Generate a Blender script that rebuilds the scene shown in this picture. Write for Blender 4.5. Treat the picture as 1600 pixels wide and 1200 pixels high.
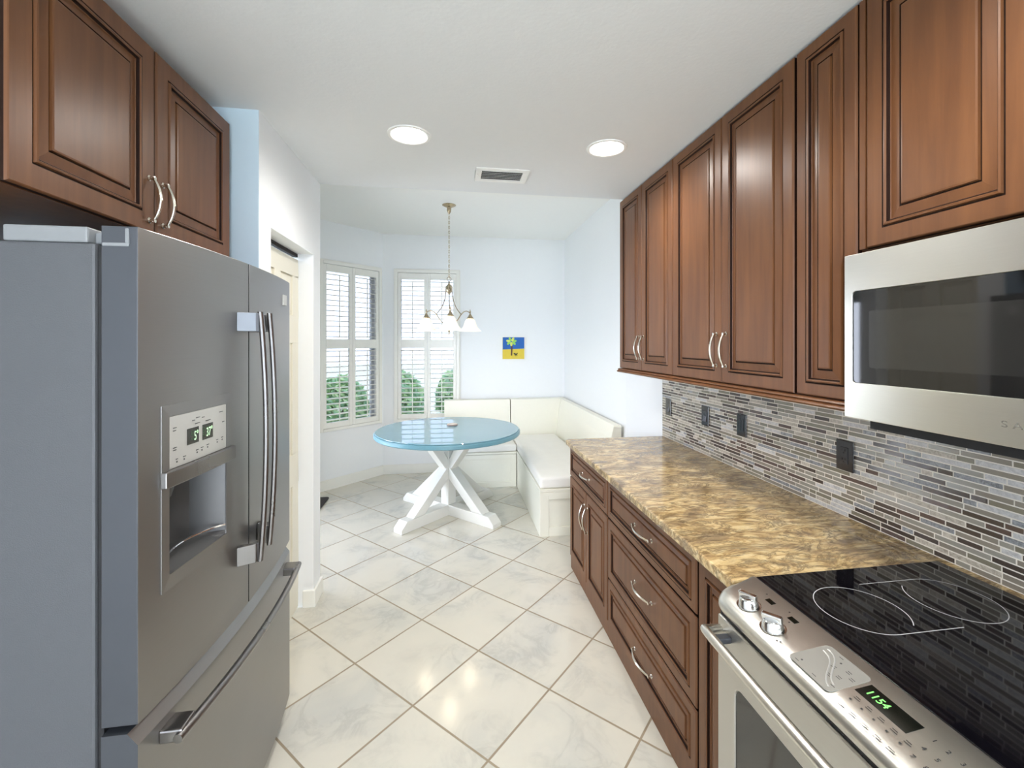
import bpy, bmesh, math, random
from mathutils import Vector, Matrix
random.seed(7)
PI = math.pi
for o in list(bpy.data.objects):
    bpy.data.objects.remove(o, do_unlink=True)
SC = bpy.context.scene
COL = SC.collection

# ------------------------------------------------------------------ camera
cam_data = bpy.data.cameras.new('camera')
cam = bpy.data.objects.new('camera', cam_data)
COL.objects.link(cam)
cam.location = (0, 0, 1.62)
cam.rotation_euler = (PI / 2, 0, -0.1513)
cam_data.sensor_width = 36.0
cam_data.lens = 693.74 / 1600 * 36.0
cam_data.shift_x = (800 - 811.5) / 1600
cam_data.shift_y = (535.66 - 600) / 1600
cam_data.clip_start = 0.02
SC.camera = cam

# ------------------------------------------------------------------ world, exposure, lights
world = bpy.data.worlds.new('world')
SC.world = world
world.use_nodes = True
bg = world.node_tree.nodes['Background']
bg.inputs['Color'].default_value = (0.84, 0.91, 1.07, 1)
bg.inputs['Strength'].default_value = 7.6
SC.view_settings.view_transform = 'Standard'
SC.view_settings.look = 'None'
SC.view_settings.gamma = 1
SC.view_settings.use_curve_mapping = False
SC.view_settings.exposure = 0.48
SC.cycles.use_denoising = True
SC.cycles.max_bounces = 10
SC.cycles.diffuse_bounces = 6
SC.cycles.glossy_bounces = 5
SC.cycles.transparent_max_bounces = 12
SC.cycles.sample_clamp_indirect = 6.0
SC.cycles.caustics_reflective = False
SC.cycles.caustics_refractive = False


def lamp(name, kind, loc, energy, color=(1, 1, 1), rot=(0, 0, 0), **kw):
    d = bpy.data.lights.new(name, kind)
    d.energy = energy
    d.color = color
    for k, v in kw.items():
        setattr(d, k, v)
    o = bpy.data.objects.new(name, d)
    o.location = loc
    o.rotation_euler = rot
    COL.objects.link(o)
    return o


def portal(loc, rot, sx, sy):
    o = lamp('daylight_portal', 'AREA', loc, 1, (1, 1, 1), rot, shape='RECTANGLE', size=sx, size_y=sy)
    o.data.cycles.is_portal = True
    return o


portal((-0.30, 5.80, 1.6), (-PI / 2, 0, 0), 0.78, 1.9)
portal((-1.27, 5.50, 1.6), (-PI / 2, 0, PI / 4), 0.78, 1.9)
portal((-1.72, 3.90, 1.08), (0, -PI / 2, 0), 2.1, 1.4)
portal((-0.1, -3.58, 1.2), (PI / 2, 0, 0), 3.0, 2.3)

# ------------------------------------------------------------------ materials


def srgb(r, g, b):
    def f(c):
        c /= 255
        return c / 12.92 if c <= 0.04045 else ((c + 0.055) / 1.055) ** 2.4
    return (f(r), f(g), f(b), 1)


class NT:
    def __init__(self, name):
        self.m = bpy.data.materials.new(name)
        self.m.use_nodes = True
        self.t = self.m.node_tree
        self.b = self.t.nodes['Principled BSDF']

    def n(self, kind, **kw):
        nd = self.t.nodes.new(kind)
        for k, v in kw.items():
            if k in nd.inputs.keys():
                nd.inputs[k].default_value = v
            else:
                setattr(nd, k, v)
        return nd

    def l(self, a, b):
        self.t.links.new(a, b)

    def math(self, op, a, b=None):
        nd = self.t.nodes.new('ShaderNodeMath')
        nd.operation = op
        for i, v in enumerate((a, b)):
            if v is None:
                continue
            if isinstance(v, (int, float)):
                nd.inputs[i].default_value = v
            else:
                self.l(v, nd.inputs[i])
        return nd.outputs[0]

    def coords(self, scale=(1, 1, 1), rot=(0, 0, 0), loc=(0, 0, 0)):
        tc = self.t.nodes.new('ShaderNodeTexCoord')
        mp = self.t.nodes.new('ShaderNodeMapping')
        mp.inputs['Scale'].default_value = scale
        mp.inputs['Rotation'].default_value = rot
        mp.inputs['Location'].default_value = loc
        self.l(tc.outputs['Object'], mp.inputs['Vector'])
        return mp.outputs['Vector']

    def noise(self, vec, scale, detail=4, rough=0.5, dist=0.0):
        nd = self.n('ShaderNodeTexNoise')
        nd.inputs['Scale'].default_value = scale
        nd.inputs['Detail'].default_value = detail
        nd.inputs['Roughness'].default_value = rough
        nd.inputs['Distortion'].default_value = dist
        if vec is not None:
            self.l(vec, nd.inputs['Vector'])
        return nd.outputs[0]

    def ramp(self, fac, stops):
        nd = self.t.nodes.new('ShaderNodeValToRGB')
        els = nd.color_ramp.elements
        while len(els) < len(stops):
            els.new(0.5)
        for e, (p, c) in zip(els, stops):
            e.position = p
            e.color = c
        self.l(fac, nd.inputs[0])
        return nd.outputs[0]

    def mix(self, fac, a, b, mode='MIX'):
        nd = self.t.nodes.new('ShaderNodeMix')
        nd.data_type = 'RGBA'
        nd.blend_type = mode
        for s, v in ((0, fac), (6, a), (7, b)):
            if isinstance(v, (int, float)):
                nd.inputs[s].default_value = v
            elif isinstance(v, tuple):
                nd.inputs[s].default_value = v
            else:
                self.l(v, nd.inputs[s])
        return nd.outputs[2]

    def bump(self, h, strength=0.2, dist=0.01):
        nd = self.t.nodes.new('ShaderNodeBump')
        nd.inputs['Strength'].default_value = strength
        nd.inputs['Distance'].default_value = dist
        self.l(h, nd.inputs['Height'])
        self.l(nd.outputs[0], self.b.inputs['Normal'])

    def set(self, **kw):
        for k, v in kw.items():
            k = k.replace('_', ' ')
            if isinstance(v, (int, float, tuple)):
                self.b.inputs[k].default_value = v
            else:
                self.l(v, self.b.inputs[k])
        return self


def plain(name, col, rough=0.5, metal=0.0, coat=0.0, var=0.06, vscale=30, bump=0.0, bscale=300, spec=0.5):
    m = NT(name)
    c = m.coords()
    nz = m.noise(c, vscale, 3)
    dark = tuple(x * (1 - var) for x in col[:3]) + (1,)
    lite = tuple(min(1, x * (1 + var)) for x in col[:3]) + (1,)
    m.set(Base_Color=m.mix(nz, dark, lite), Roughness=rough, Metallic=metal, Coat_Weight=coat, Specular_IOR_Level=spec)
    m.b.inputs['Coat Roughness'].default_value = 0.08
    if bump:
        m.bump(m.noise(c, bscale, 2), bump, 0.002)
    return m.m


def wood(name, base, dark, rough=0.3):
    m = NT(name)
    c = m.coords((1, 1, 0.07))
    n1 = m.noise(c, 30, 6, 0.6, 0.4)
    c2 = m.coords((1, 1, 0.35))
    n2 = m.noise(c2, 5, 3)
    f = m.math('ADD', m.math('MULTIPLY', n1, 0.55), m.math('MULTIPLY', n2, 0.45))
    m.set(Base_Color=m.ramp(f, [(0.3, dark), (0.7, base)]), Roughness=rough, Coat_Weight=0.0, Specular_IOR_Level=0.34)
    m.b.inputs['Coat Roughness'].default_value = 0.25
    m.bump(n1, 0.05, 0.002)
    return m.m


def steel(name, col, rough, axis='x', aniso=0.0):
    m = NT(name)
    sc = {'x': (0.6, 0.6, 160), 'z': (160, 160, 0.6), 'h': (2, 160, 160)}[axis]
    nz = m.noise(m.coords(sc), 6, 3)
    big = m.noise(m.coords(), 3, 2)
    dark = tuple(x * 0.9 for x in col[:3]) + (1,)
    m.set(Base_Color=m.mix(nz, dark, col), Metallic=1.0,
          Roughness=m.math('ADD', m.math('MULTIPLY', big, 0.08), rough))
    m.bump(nz, 0.04, 0.001)
    return m.m


def emit(name, col, strength):
    m = NT(name)
    m.set(Base_Color=(0.02, 0.02, 0.02, 1), Emission_Color=col, Emission_Strength=strength, Roughness=0.4)
    return m.m


M = {}
M['wall'] = plain('wall_paint', srgb(238, 240, 241), 0.55, var=0.01, bump=0.05, bscale=180)
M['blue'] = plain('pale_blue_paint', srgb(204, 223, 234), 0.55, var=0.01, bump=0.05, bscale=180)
M['ceil'] = plain('ceiling_paint', srgb(232, 233, 233), 0.75, var=0.015, bump=0.3, bscale=70)
M['nookceil'] = plain('nook_ceiling_paint', srgb(246, 246, 242), 0.7, var=0.01, bump=0.25, bscale=70)
M['trim'] = plain('white_semigloss', srgb(238, 237, 230), 0.3, var=0.01)
M['bench'] = plain('bench_paint', srgb(236, 234, 220), 0.35, var=0.015)
M['cushion'] = plain('cushion_fabric', srgb(240, 238, 232), 0.85, var=0.03, vscale=8, bump=0.15, bscale=500)
M['door'] = plain('door_paint', srgb(232, 228, 212), 0.35, var=0.01)
M['wood'] = wood('stained_maple', srgb(120, 79, 48), srgb(89, 56, 35), 0.36)
M['glaze'] = plain('dark_glaze', srgb(36, 20, 13), 0.6, var=0.2, spec=0.15)
M['darkgap'] = plain('dark_gap', srgb(24, 18, 16), 0.8)
M['nickel'] = plain('satin_nickel', (0.72, 0.68, 0.6, 1), 0.16, 1.0, var=0.03)
M['brass'] = plain('aged_brass', (0.50, 0.41, 0.28, 1), 0.25, 1.0, var=0.06)
M['chrome'] = plain('chrome', (0.8, 0.8, 0.8, 1), 0.07, 1.0, var=0.02)
M['steel'] = steel('brushed_steel', (0.33, 0.322, 0.312, 1), 0.34, 'x')
nt = M['steel'].node_tree
tg = nt.nodes.new('ShaderNodeTangent')
tg.direction_type = 'RADIAL'
tg.axis = 'Z'
nt.links.new(tg.outputs[0], nt.nodes['Principled BSDF'].inputs['Tangent'])
nt.nodes['Principled BSDF'].inputs['Anisotropic'].default_value = 0.0
M['steelv'] = steel('polished_steel_bar', (0.27, 0.26, 0.255, 1), 0.24, 'z')
M['steelw'] = steel('brushed_steel_light', (0.76, 0.74, 0.68, 1), 0.25, 'h')
M['steeldoor'] = steel('door_steel', (0.60, 0.585, 0.55, 1), 0.3, 'x')
M['fgrey'] = plain('textured_grey_paint', srgb(80, 82, 86), 0.5, 0.1, var=0.03, bump=0.35, bscale=420)
M['fedge'] = plain('door_edge_grey', srgb(68, 71, 77), 0.42, 0.3, var=0.03)
M['plastic'] = plain('grey_plastic', srgb(126, 129, 132), 0.4)
M['bracket_lit'] = plain('bracket_grey_lit', srgb(140, 147, 157), 0.35, 0.2)
M['silver'] = plain('silver_panel', srgb(196, 195, 190), 0.35, 0.5, var=0.03)
M['swoosh'] = plain('panel_grey', srgb(168, 167, 160), 0.35, 0.5, var=0.03)
M['cavity'] = plain('dispenser_grey', srgb(98, 98, 98), 0.35, 0.4)
M['rubber'] = plain('black_rubber', srgb(28, 28, 30), 0.6)
M['black'] = plain('black_gloss', srgb(14, 13, 14), 0.08, coat=0.5)
M['blackmat'] = plain('black_mat', srgb(38, 34, 36), 0.85, var=0.2, vscale=200, bump=0.4)
M['cooktop'] = plain('ceramic_glass', srgb(10, 9, 14), 0.04, coat=0.0, var=0.3, vscale=6, spec=0.6)
M['mwglass'] = plain('microwave_glass', srgb(12, 11, 11), 0.04, spec=0.75)
M['mwmesh'] = plain('microwave_screen', srgb(34, 33, 31), 0.07, spec=0.75)
M['ring'] = plain('burner_print', srgb(190, 190, 192), 0.4)
M['letter'] = plain('embossed_grey', srgb(126, 122, 114), 0.4, 0.4)
M['print'] = plain('printed_dark', srgb(60, 60, 60), 0.5)
M['lcd'] = plain('display_black', srgb(16, 18, 14), 0.12)
M['green'] = emit('green_digits', (0.25, 1.0, 0.18, 1), 1.3)
M['green2'] = emit('pale_green_digits', (0.6, 1.0, 0.55, 1), 1.1)
M['outlet'] = plain('dark_bronze_plastic', srgb(32, 27, 27), 0.14, coat=0.4)
M['bulb'] = emit('lamp_lens', (1.0, 0.96, 0.88, 1), 14.0)
M['softbulb'] = emit('shade_bulb', (1.0, 0.9, 0.75, 1), 3.0)
M['canring'] = plain('white_trim_ring', srgb(245, 244, 240), 0.4)
M['tablewhite'] = plain('table_white_paint', srgb(222, 221, 214), 0.35, var=0.01)
M['teal'] = plain('teal_paint', srgb(106, 152, 166), 0.3, var=0.03)
M['disc'] = plain('stone_disc', srgb(206, 198, 190), 0.4)
M['discedge'] = plain('stone_disc_edge', srgb(172, 152, 144), 0.5)
M['pblue'] = plain('paint_blue', srgb(28, 98, 178), 0.6)
M['pyellow'] = plain('paint_yellow', srgb(222, 198, 66), 0.6)
M['pgreen'] = plain('paint_green', srgb(150, 210, 96), 0.6)
M['plime'] = plain('paint_lime', srgb(214, 226, 110), 0.6)
M['pbrown'] = plain('paint_brown', srgb(92, 60, 44), 0.6)
M['pblack'] = plain('paint_black', srgb(26, 26, 28), 0.6)
M['patio'] = plain('patio_concrete', srgb(214, 213, 210), 0.8, var=0.1)
M['lawn'] = plain('lawn', srgb(214, 220, 206), 0.9, var=0.15, vscale=8)
M['leaf'] = plain('shrub_leaf', srgb(184, 214, 158), 0.55, var=0.4, vscale=3)
M['leaf2'] = plain('shrub_leaf_dark', srgb(146, 190, 150), 0.55, var=0.4, vscale=3)
M['eave'] = plain('eave_stucco', srgb(214, 178, 158), 0.8)
M['alu'] = plain('window_frame_aluminium', srgb(206, 208, 210), 0.4, 0.2)

# table glass top: teal painted wood under clear polished glass
m = NT('glass_over_teal')
m.set(Base_Color=m.mix(m.noise(m.coords(), 4, 2), srgb(118, 160, 176), srgb(124, 166, 180)), Roughness=0.03, Specular_IOR_Level=0.8)
M['tableglass'] = m.m

# frosted glass of the chandelier shades
m = NT('frosted_shade_glass')
m.set(Base_Color=(0.95, 0.9, 0.8, 1), Roughness=0.35, Emission_Color=(1.0, 0.86, 0.62, 1), Emission_Strength=0.36,
      Transmission_Weight=0.0)
sw = m.noise(m.coords((1, 1, 2)), 14, 4, 0.6, 1.5)
m.l(m.ramp(sw, [(0.35, (1.0, 0.80, 0.55, 1)), (0.6, (1.0, 0.95, 0.85, 1))]), m.b.inputs['Emission Color'])
M['shade'] = m.m

# thin window glass
m = NT('window_glass')
t = m.t
tr = t.nodes.new('ShaderNodeBsdfTransparent')
gl = t.nodes.new('ShaderNodeBsdfGlossy')
gl.inputs['Roughness'].default_value = 0.02
fr = t.nodes.new('ShaderNodeFresnel')
fr.inputs['IOR'].default_value = 1.35
mx = t.nodes.new('ShaderNodeMixShader')
m.l(fr.outputs[0], mx.inputs[0])
m.l(tr.outputs[0], mx.inputs[1])
m.l(gl.outputs[0], mx.inputs[2])
m.l(mx.outputs[0], t.nodes['Material Output'].inputs['Surface'])
M['glass'] = m.m
M['dimglass'] = m.m.copy()
M['dimglass'].name = 'dimming_window_glass'
for nd in M['dimglass'].node_tree.nodes:
    if nd.type == 'BSDF_TRANSPARENT':
        nd.inputs[0].default_value = (0.40, 0.41, 0.42, 1)  # tint added to dim the bright outside so the louvers stay visible

# floor: square cream marble-look tiles laid on the diagonal
TILE = 0.4405
m = NT('floor_tile')
tc = m.t.nodes.new('ShaderNodeTexCoord')
sx = m.t.nodes.new('ShaderNodeSeparateXYZ')
m.l(tc.outputs['Object'], sx.inputs[0])
X = m.math('SUBTRACT', sx.outputs[0], -0.7947)
Y = m.math('SUBTRACT', sx.outputs[1], 3.2768)
k = 1 / (TILE * math.sqrt(2))
a = m.math('MULTIPLY', m.math('SUBTRACT', X, Y), k)
b = m.math('MULTIPLY', m.math('ADD', X, Y), k)


def edge(v):
    f = m.math('FRACT', v)
    return m.math('SUBTRACT', 0.5, m.math('ABSOLUTE', m.math('SUBTRACT', f, 0.5)))


d = m.math('MINIMUM', edge(a), edge(b))
mr = m.n('ShaderNodeMapRange')
mr.interpolation_type = 'SMOOTHSTEP'
mr.inputs['From Min'].default_value = 0.0075
mr.inputs['From Max'].default_value = 0.0135
m.l(d, mr.inputs['Value'])
tile_mask = mr.outputs[0]
cx = m.t.nodes.new('ShaderNodeCombineXYZ')
m.l(m.math('FLOOR', a), cx.inputs[0])
m.l(m.math('FLOOR', b), cx.inputs[1])
wn = m.t.nodes.new('ShaderNodeTexWhiteNoise')
m.l(cx.outputs[0], wn.inputs['Vector'])
va = m.t.nodes.new('ShaderNodeVectorMath')
va.operation = 'MULTIPLY_ADD'
m.l(wn.outputs['Color'], va.inputs[0])
va.inputs[1].default_value = (9, 9, 9)
m.l(tc.outputs['Object'], va.inputs[2])
n1 = m.noise(va.outputs[0], 4.5, 6, 0.6, 1.2)
n2 = m.noise(va.outputs[0], 2.2, 5, 0.55, 0.8)
vein = m.math('SUBTRACT', 1.0, m.math('MINIMUM', m.math('MULTIPLY', m.math('ABSOLUTE', m.math('SUBTRACT', n1, 0.5)), 13.0), 1.0))
vein = m.math('MULTIPLY', vein, m.math('MINIMUM', m.math('MAXIMUM', m.math('MULTIPLY', m.math('SUBTRACT', n2, 0.44), 5.0), 0.0), 1.0))
basec = m.ramp(n2, [(0.3, srgb(214, 209, 195)), (0.5, srgb(210, 206, 193)), (0.72, srgb(194, 193, 185))])
colr = m.mix(m.math('MULTIPLY', vein, 0.30), basec, srgb(158, 156, 148))
colr = m.mix(tile_mask, srgb(152, 138, 116), colr)
m.set(Base_Color=colr, Roughness=m.math('ADD', m.math('MULTIPLY', m.math('SUBTRACT', 1.0, tile_mask), 0.5),
                                         m.math('ADD', 0.10, m.math('MULTIPLY', n1, 0.08))))
m.bump(tile_mask, 0.35, 0.003)
M['floor'] = m.m

# granite
m = NT('granite')
c = m.coords((0.55, 1.25, 1.0), (0, 0, 0.25))
w1 = m.noise(c, 4.0, 8, 0.66, 1.8)
w2 = m.noise(m.coords((0.5, 1.3, 1.0), (0, 0, 0.1), (2, 5, 0)), 17, 8, 0.66, 1.4)
w3 = m.noise(m.coords(), 110, 4, 0.7, 0.6)
w4 = m.noise(m.coords((0.6, 1.3, 1), (0, 0, 0.3), (3, 1, 0)), 8, 8, 0.68, 2.0)
g = m.ramp(w2, [(0.30, srgb(128, 104, 74)), (0.42, srgb(180, 150, 104)), (0.52, srgb(214, 186, 134)), (0.64, srgb(226, 204, 158)), (0.76, srgb(184, 158, 116))])
g = m.mix(m.ramp(w1, [(0.47, (0, 0, 0, 1)), (0.62, (0.85, 0.85, 0.85, 1))]), g, srgb(132, 112, 88))
dk = m.math('SUBTRACT', 1.0, m.math('MINIMUM', m.math('MULTIPLY', m.math('ABSOLUTE', m.math('SUBTRACT', w4, 0.5)), 16.0), 1.0))
g = m.mix(m.math('MULTIPLY', dk, m.math('MULTIPLY', w2, 1.3)), g, srgb(74, 60, 48))
g = m.mix(m.ramp(w3, [(0.58, (0, 0, 0, 1)), (0.78, (0.45, 0.45, 0.45, 1))]), g, srgb(96, 80, 60))
m.set(Base_Color=g, Roughness=0.09, Specular_IOR_Level=0.55)
M['granite'] = m.m

# mosaic strips


def strip(name, c, rough, stone=0.0, c2=None):
    mm = NT(name)
    co = mm.coords()
    if stone:
        nz = mm.noise(co, 70, 6, 0.7, 1.0)
        mm.set(Base_Color=mm.ramp(nz, [(0.35, c2), (0.62, c)]), Roughness=rough)
        mm.bump(nz, 0.3, 0.001)
    else:
        nz = mm.noise(mm.coords((1, 0.15, 4)), 60, 3)
        mm.set(Base_Color=mm.mix(nz, tuple(x * 0.88 for x in c[:3]) + (1,), c), Roughness=rough, Coat_Weight=0.2)
        mm.b.inputs['Coat Roughness'].default_value = 0.04
    return mm.m


STRIPS = [strip('strip_taupe_glass', srgb(140, 132, 120), 0.16), strip('strip_grey_glass', srgb(152, 148, 138), 0.16),
          strip('strip_dark_glass', srgb(76, 66, 60), 0.16), strip('strip_brown_glass', srgb(92, 76, 70), 0.16),
          strip('strip_olive_glass', srgb(132, 126, 110), 0.16),
          strip('strip_blue_stone', srgb(158, 160, 162), 0.4, 1, srgb(98, 98, 102)),
          strip('strip_cream_stone', srgb(196, 188, 174), 0.45, 1, srgb(150, 140, 126)),
          strip('strip_white_stone', srgb(206, 204, 202), 0.45, 1, srgb(170, 168, 166))]
M['grout'] = plain('pale_grout', srgb(228, 222, 210), 0.85)

# ------------------------------------------------------------------ geometry helpers


class MB:
    def __init__(self):
        self.v, self.f, self.mi, self.sm = [], [], [], []

    def add(self, vs, fs, mi=0, smooth=False):
        o = len(self.v)
        self.v += [tuple(p) for p in vs]
        for f in fs:
            self.f.append([i + o for i in f])
            self.mi.append(mi)
            self.sm.append(smooth)
        return self

    def box(self, x0, x1, y0, y1, z0, z1, mi=0):
        vs = [(x, y, z) for z in (z0, z1) for y in (y0, y1) for x in (x0, x1)]
        return self.add(vs, [(0, 2, 3, 1), (4, 5, 7, 6), (0, 1, 5, 4), (2, 6, 7, 3), (0, 4, 6, 2), (1, 3, 7, 5)], mi)

    def obox(self, c, ax, ay, az, mi=0):
        c, ax, ay, az = Vector(c), Vector(ax), Vector(ay), Vector(az)
        vs = [c + ax * i + ay * j + az * k_ for k_ in (-.5, .5) for j in (-.5, .5) for i in (-.5, .5)]
        return self.add(vs, [(0, 2, 3, 1), (4, 5, 7, 6), (0, 1, 5, 4), (2, 6, 7, 3), (0, 4, 6, 2), (1, 3, 7, 5)], mi)

    def prism(self, poly, d0, d1, plane='xz', mi=0, smooth=False):
        def mk(p, dd):
            return {'xz': (p[0], dd, p[1]), 'xy': (p[0], p[1], dd), 'yz': (dd, p[0], p[1])}[plane]
        n = len(poly)
        vs = [mk(p, d0) for p in poly] + [mk(p, d1) for p in poly]
        self.add(vs, [tuple(range(n))[::-1], tuple(range(n, 2 * n))], mi)
        self.add(vs, [(i, (i + 1) % n, n + (i + 1) % n, n + i) for i in range(n)], mi, smooth)
        return self

    def tube(self, pts, r, n=10, mi=0, caps=True, flat=None):
        pts = [Vector(p) for p in pts]
        rs = r if isinstance(r, (list, tuple)) else [r] * len(pts)
        T = []
        for i in range(len(pts)):
            T.append((pts[min(i + 1, len(pts) - 1)] - pts[max(i - 1, 0)]).normalized())
        ref = Vector((0, 0, 1)) if abs(T[0].z) < 0.9 else Vector((1, 0, 0))
        N = (ref - T[0] * ref.dot(T[0])).normalized()
        vs = []
        for i, p in enumerate(pts):
            N = (N - T[i] * N.dot(T[i])).normalized()
            B = T[i].cross(N)
            for j in range(n):
                an = 2 * PI * j / n
                vs.append(p + N * math.cos(an) * rs[i] + B * math.sin(an) * rs[i] * (flat or 1))
        fs = [(i * n + j, i * n + (j + 1) % n, (i + 1) * n + (j + 1) % n, (i + 1) * n + j)
              for i in range(len(pts) - 1) for j in range(n)]
        self.add(vs, fs, mi, True)
        if caps:
            self.add(vs[:n], [tuple(range(n))[::-1]], mi)
            self.add(vs[-n:], [tuple(range(n))], mi)
        return self

    def lathe(self, prof, c=(0, 0, 0), n=32, mi=0, axis='z', smooth=True):
        vs = []
        for r, h in prof:
            for j in range(n):
                an = 2 * PI * j / n
                p = {'z': (r * math.cos(an), r * math.sin(an), h), 'y': (r * math.cos(an), h, r * math.sin(an)),
                     'x': (h, r * math.cos(an), r * math.sin(an))}[axis]
                vs.append((c[0] + p[0], c[1] + p[1], c[2] + p[2]))
        fs = []
        for i in range(len(prof) - 1):
            for j in range(n):
                q = (i * n + j, i * n + (j + 1) % n, (i + 1) * n + (j + 1) % n, (i + 1) * n + j)
                fs.append(q)
        self.add(vs, fs, mi, smooth)
        return self

    def panel(self, x0, z0, w, h, yf, t=0.02, fr=0.05, mw=0, mg=1, k=1.0):
        """raised panel front, facing -y; mitred rings of a glazed cabinet door"""
        R = [(0, t, 1), (0, .006, 0), (.0025, .0015, 0), (.005, 0, 0), (fr - .0035, 0, 1), (fr - .0015, .0025, 1), (fr + .0015, .0025, 0),
             (fr + .0035, -.0035, 0), (fr + .0075, -.0045, 0), (fr + .0105, -.001, 1), (fr + .012, .005, 1), (fr + .0155, .006, 0),
             (fr + .017, .0085, 0), (fr + .017 + .026 * k, .004, 1), (fr + .019 + .026 * k, .0075, 1), (fr + .022 + .026 * k, .0075, 0),
             (fr + .0235 + .026 * k, .001, 0), (fr + .028 + .026 * k, 0, 0)]
        lim = min(w, h) / 2 - 0.006
        R = [r for r in R if r[0] < lim]
        vs = []
        for i, y, g in R:
            vs += [(x0 + i, yf + y, z0 + i), (x0 + w - i, yf + y, z0 + i), (x0 + w - i, yf + y, z0 + h - i), (x0 + i, yf + y, z0 + h - i)]
        for r in range(len(R) - 1):
            fs = [(r * 4 + j, r * 4 + (j + 1) % 4, (r + 1) * 4 + (j + 1) % 4, (r + 1) * 4 + j) for j in range(4)]
            self.add(vs, fs, mg if R[r][2] else mw)
        n = len(R) - 1
        self.add(vs[n * 4:n * 4 + 4], [(0, 1, 2, 3)], mw)
        self.add(vs[:4], [(3, 2, 1, 0)], mw)
        return self

    def build(self, name, mats, parent=None, bevel=0.0, loc=(0, 0, 0), rz=0.0, recalc=True):
        me = bpy.data.meshes.new(name)
        me.from_pydata(self.v, [], self.f)
        for mm in (mats if isinstance(mats, (list, tuple)) else [mats]):
            me.materials.append(M[mm] if isinstance(mm, str) else mm)
        me.polygons.foreach_set('material_index', self.mi)
        me.polygons.foreach_set('use_smooth', self.sm)
        bm = bmesh.new()
        bm.from_mesh(me)
        bmesh.ops.remove_doubles(bm, verts=bm.verts, dist=1e-5)
        if recalc:
            bmesh.ops.recalc_face_normals(bm, faces=bm.faces)
        for e_ in bm.edges:
            if len(e_.link_faces) == 2 and e_.calc_face_angle(0) > 0.6:
                e_.smooth = False
        bm.to_mesh(me)
        bm.free()
        o = bpy.data.objects.new(name, me)
        COL.objects.link(o)
        o.location = loc
        o.rotation_euler = (0, 0, rz)
        if parent is not None:
            o.parent = parent
        if bevel:
            md = o.modifiers.new('bevel', 'BEVEL')
            md.width = bevel
            md.segments = 2
            md.limit_method = 'ANGLE'
            md.angle_limit = 0.6
            md.harden_normals = False
        return o


def tag(o, label, cat, group=None):
    o['label'] = label
    o['category'] = cat
    if group:
        o['group'] = group
    return o


def thing(name, label, cat, loc, rz=0.0, group=None):
    o = bpy.data.objects.new(name, None)
    o.empty_display_size = 0.1
    COL.objects.link(o)
    o.location = loc
    o.rotation_euler = (0, 0, rz)
    return tag(o, label, cat, group)


def struct(o):
    o['kind'] = 'structure'
    return o


def copy_tree(o, parent=None):
    c = o.copy()
    COL.objects.link(c)
    if parent is not None:
        c.parent = parent
        c.matrix_parent_inverse = o.matrix_parent_inverse.copy()
    for ch in list(o.children):
        copy_tree(ch, c)
    return c


def text(body, size, mat, parent, loc, rot=(PI / 2, 0, 0), name='lettering', depth=0.0006, align='LEFT', sx=1.0):
    cu = bpy.data.curves.new(name, 'FONT')
    cu.body = body
    cu.size = size
    cu.extrude = depth
    cu.align_x = align
    tmp = bpy.data.objects.new('tmp', cu)
    COL.objects.link(tmp)
    bpy.context.view_layer.update()
    me = bpy.data.meshes.new_from_object(tmp.evaluated_get(bpy.context.evaluated_depsgraph_get()))
    bpy.data.objects.remove(tmp, do_unlink=True)
    bpy.data.curves.remove(cu)
    me.materials.clear()
    me.materials.append(M[mat])
    o = bpy.data.objects.new(name, me)
    COL.objects.link(o)
    o.parent = parent
    o.location = loc
    o.rotation_euler = rot
    o.scale = (sx, 1, 1)
    return o


# ------------------------------------------------------------------ the room
KC, NC = 2.645, 2.962          # kitchen and nook ceilings
XR, XN = 1.575, 1.462          # kitchen and nook right walls
YB, YS, YP = 5.66, 3.03, 2.105   # back wall, ceiling step, pantry side wall
XP, XL = -0.84, -1.78          # pantry wall, far left wall
YK = -3.6
A0 = Vector((-0.836, YB))      # corner of back wall and angled wall
A1 = Vector((XL, YB - (A0.x - XL)))

struct(MB().box(XL - .15, XR + .15, YK, YB + .15, -0.1, 0).build('floor', 'floor'))
cb = MB().box(XL - .15, XR + .15, YK, YS, KC, NC + .099)
struct(cb.build('ceiling', 'ceil'))
struct(MB().box(XL - .15, XR + .15, YS, YB + .15, NC, NC + .1).build('ceiling_nook', 'nookceil'))
struct(MB().box(XR, XR + .15, YK, 3.14, 0, KC).build('wall_right', 'wall'))
struct(MB().prism([(XR, 3.1405), (XR + .15, 3.1405), (XR + .15, YB), (XN, YB), (XN, 3.58)], 0, NC, 'xy').build('wall_right_nook', 'wall'))
struct(MB().box(XL - .15, XL, YK, YP, 0, KC).build('wall_left', 'wall'))
# back wall with window opening; window is 0.79 wide
WW = 0.79
WZ0, WZ1 = 0.645, 2.525
W2X = -0.695


def holed(mb, length, h, x0, x1, z0, z1, t=0.15):
    mb.box(0, x0, 0, t, 0, h)
    mb.box(x1, length, 0, t, 0, h)
    mb.box(x0, x1, 0, t, 0, z0)
    mb.box(x0, x1, 0, t, z1, h)


mb = MB()
holed(mb, XR - A0.x, NC, W2X - A0.x + .03, W2X - A0.x + WW - .03, WZ0 + .03, WZ1 - .03)
struct(mb.build('wall_back', 'wall', loc=(A0.x, YB, 0)))
LA = (A0 - A1).length
W1S = LA - (Vector((-1.138, 5.358)) - A0).length - WW / 2
mb = MB()
holed(mb, LA, NC, W1S + .03, W1S + WW - .03, WZ0 + .03, WZ1 - .03)
mb.box(LA, LA + .06, 0.0, .15, 0, NC)
struct(mb.build('wall_bay', 'wall', loc=(A1.x, A1.y, 0), rz=PI / 4))
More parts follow.
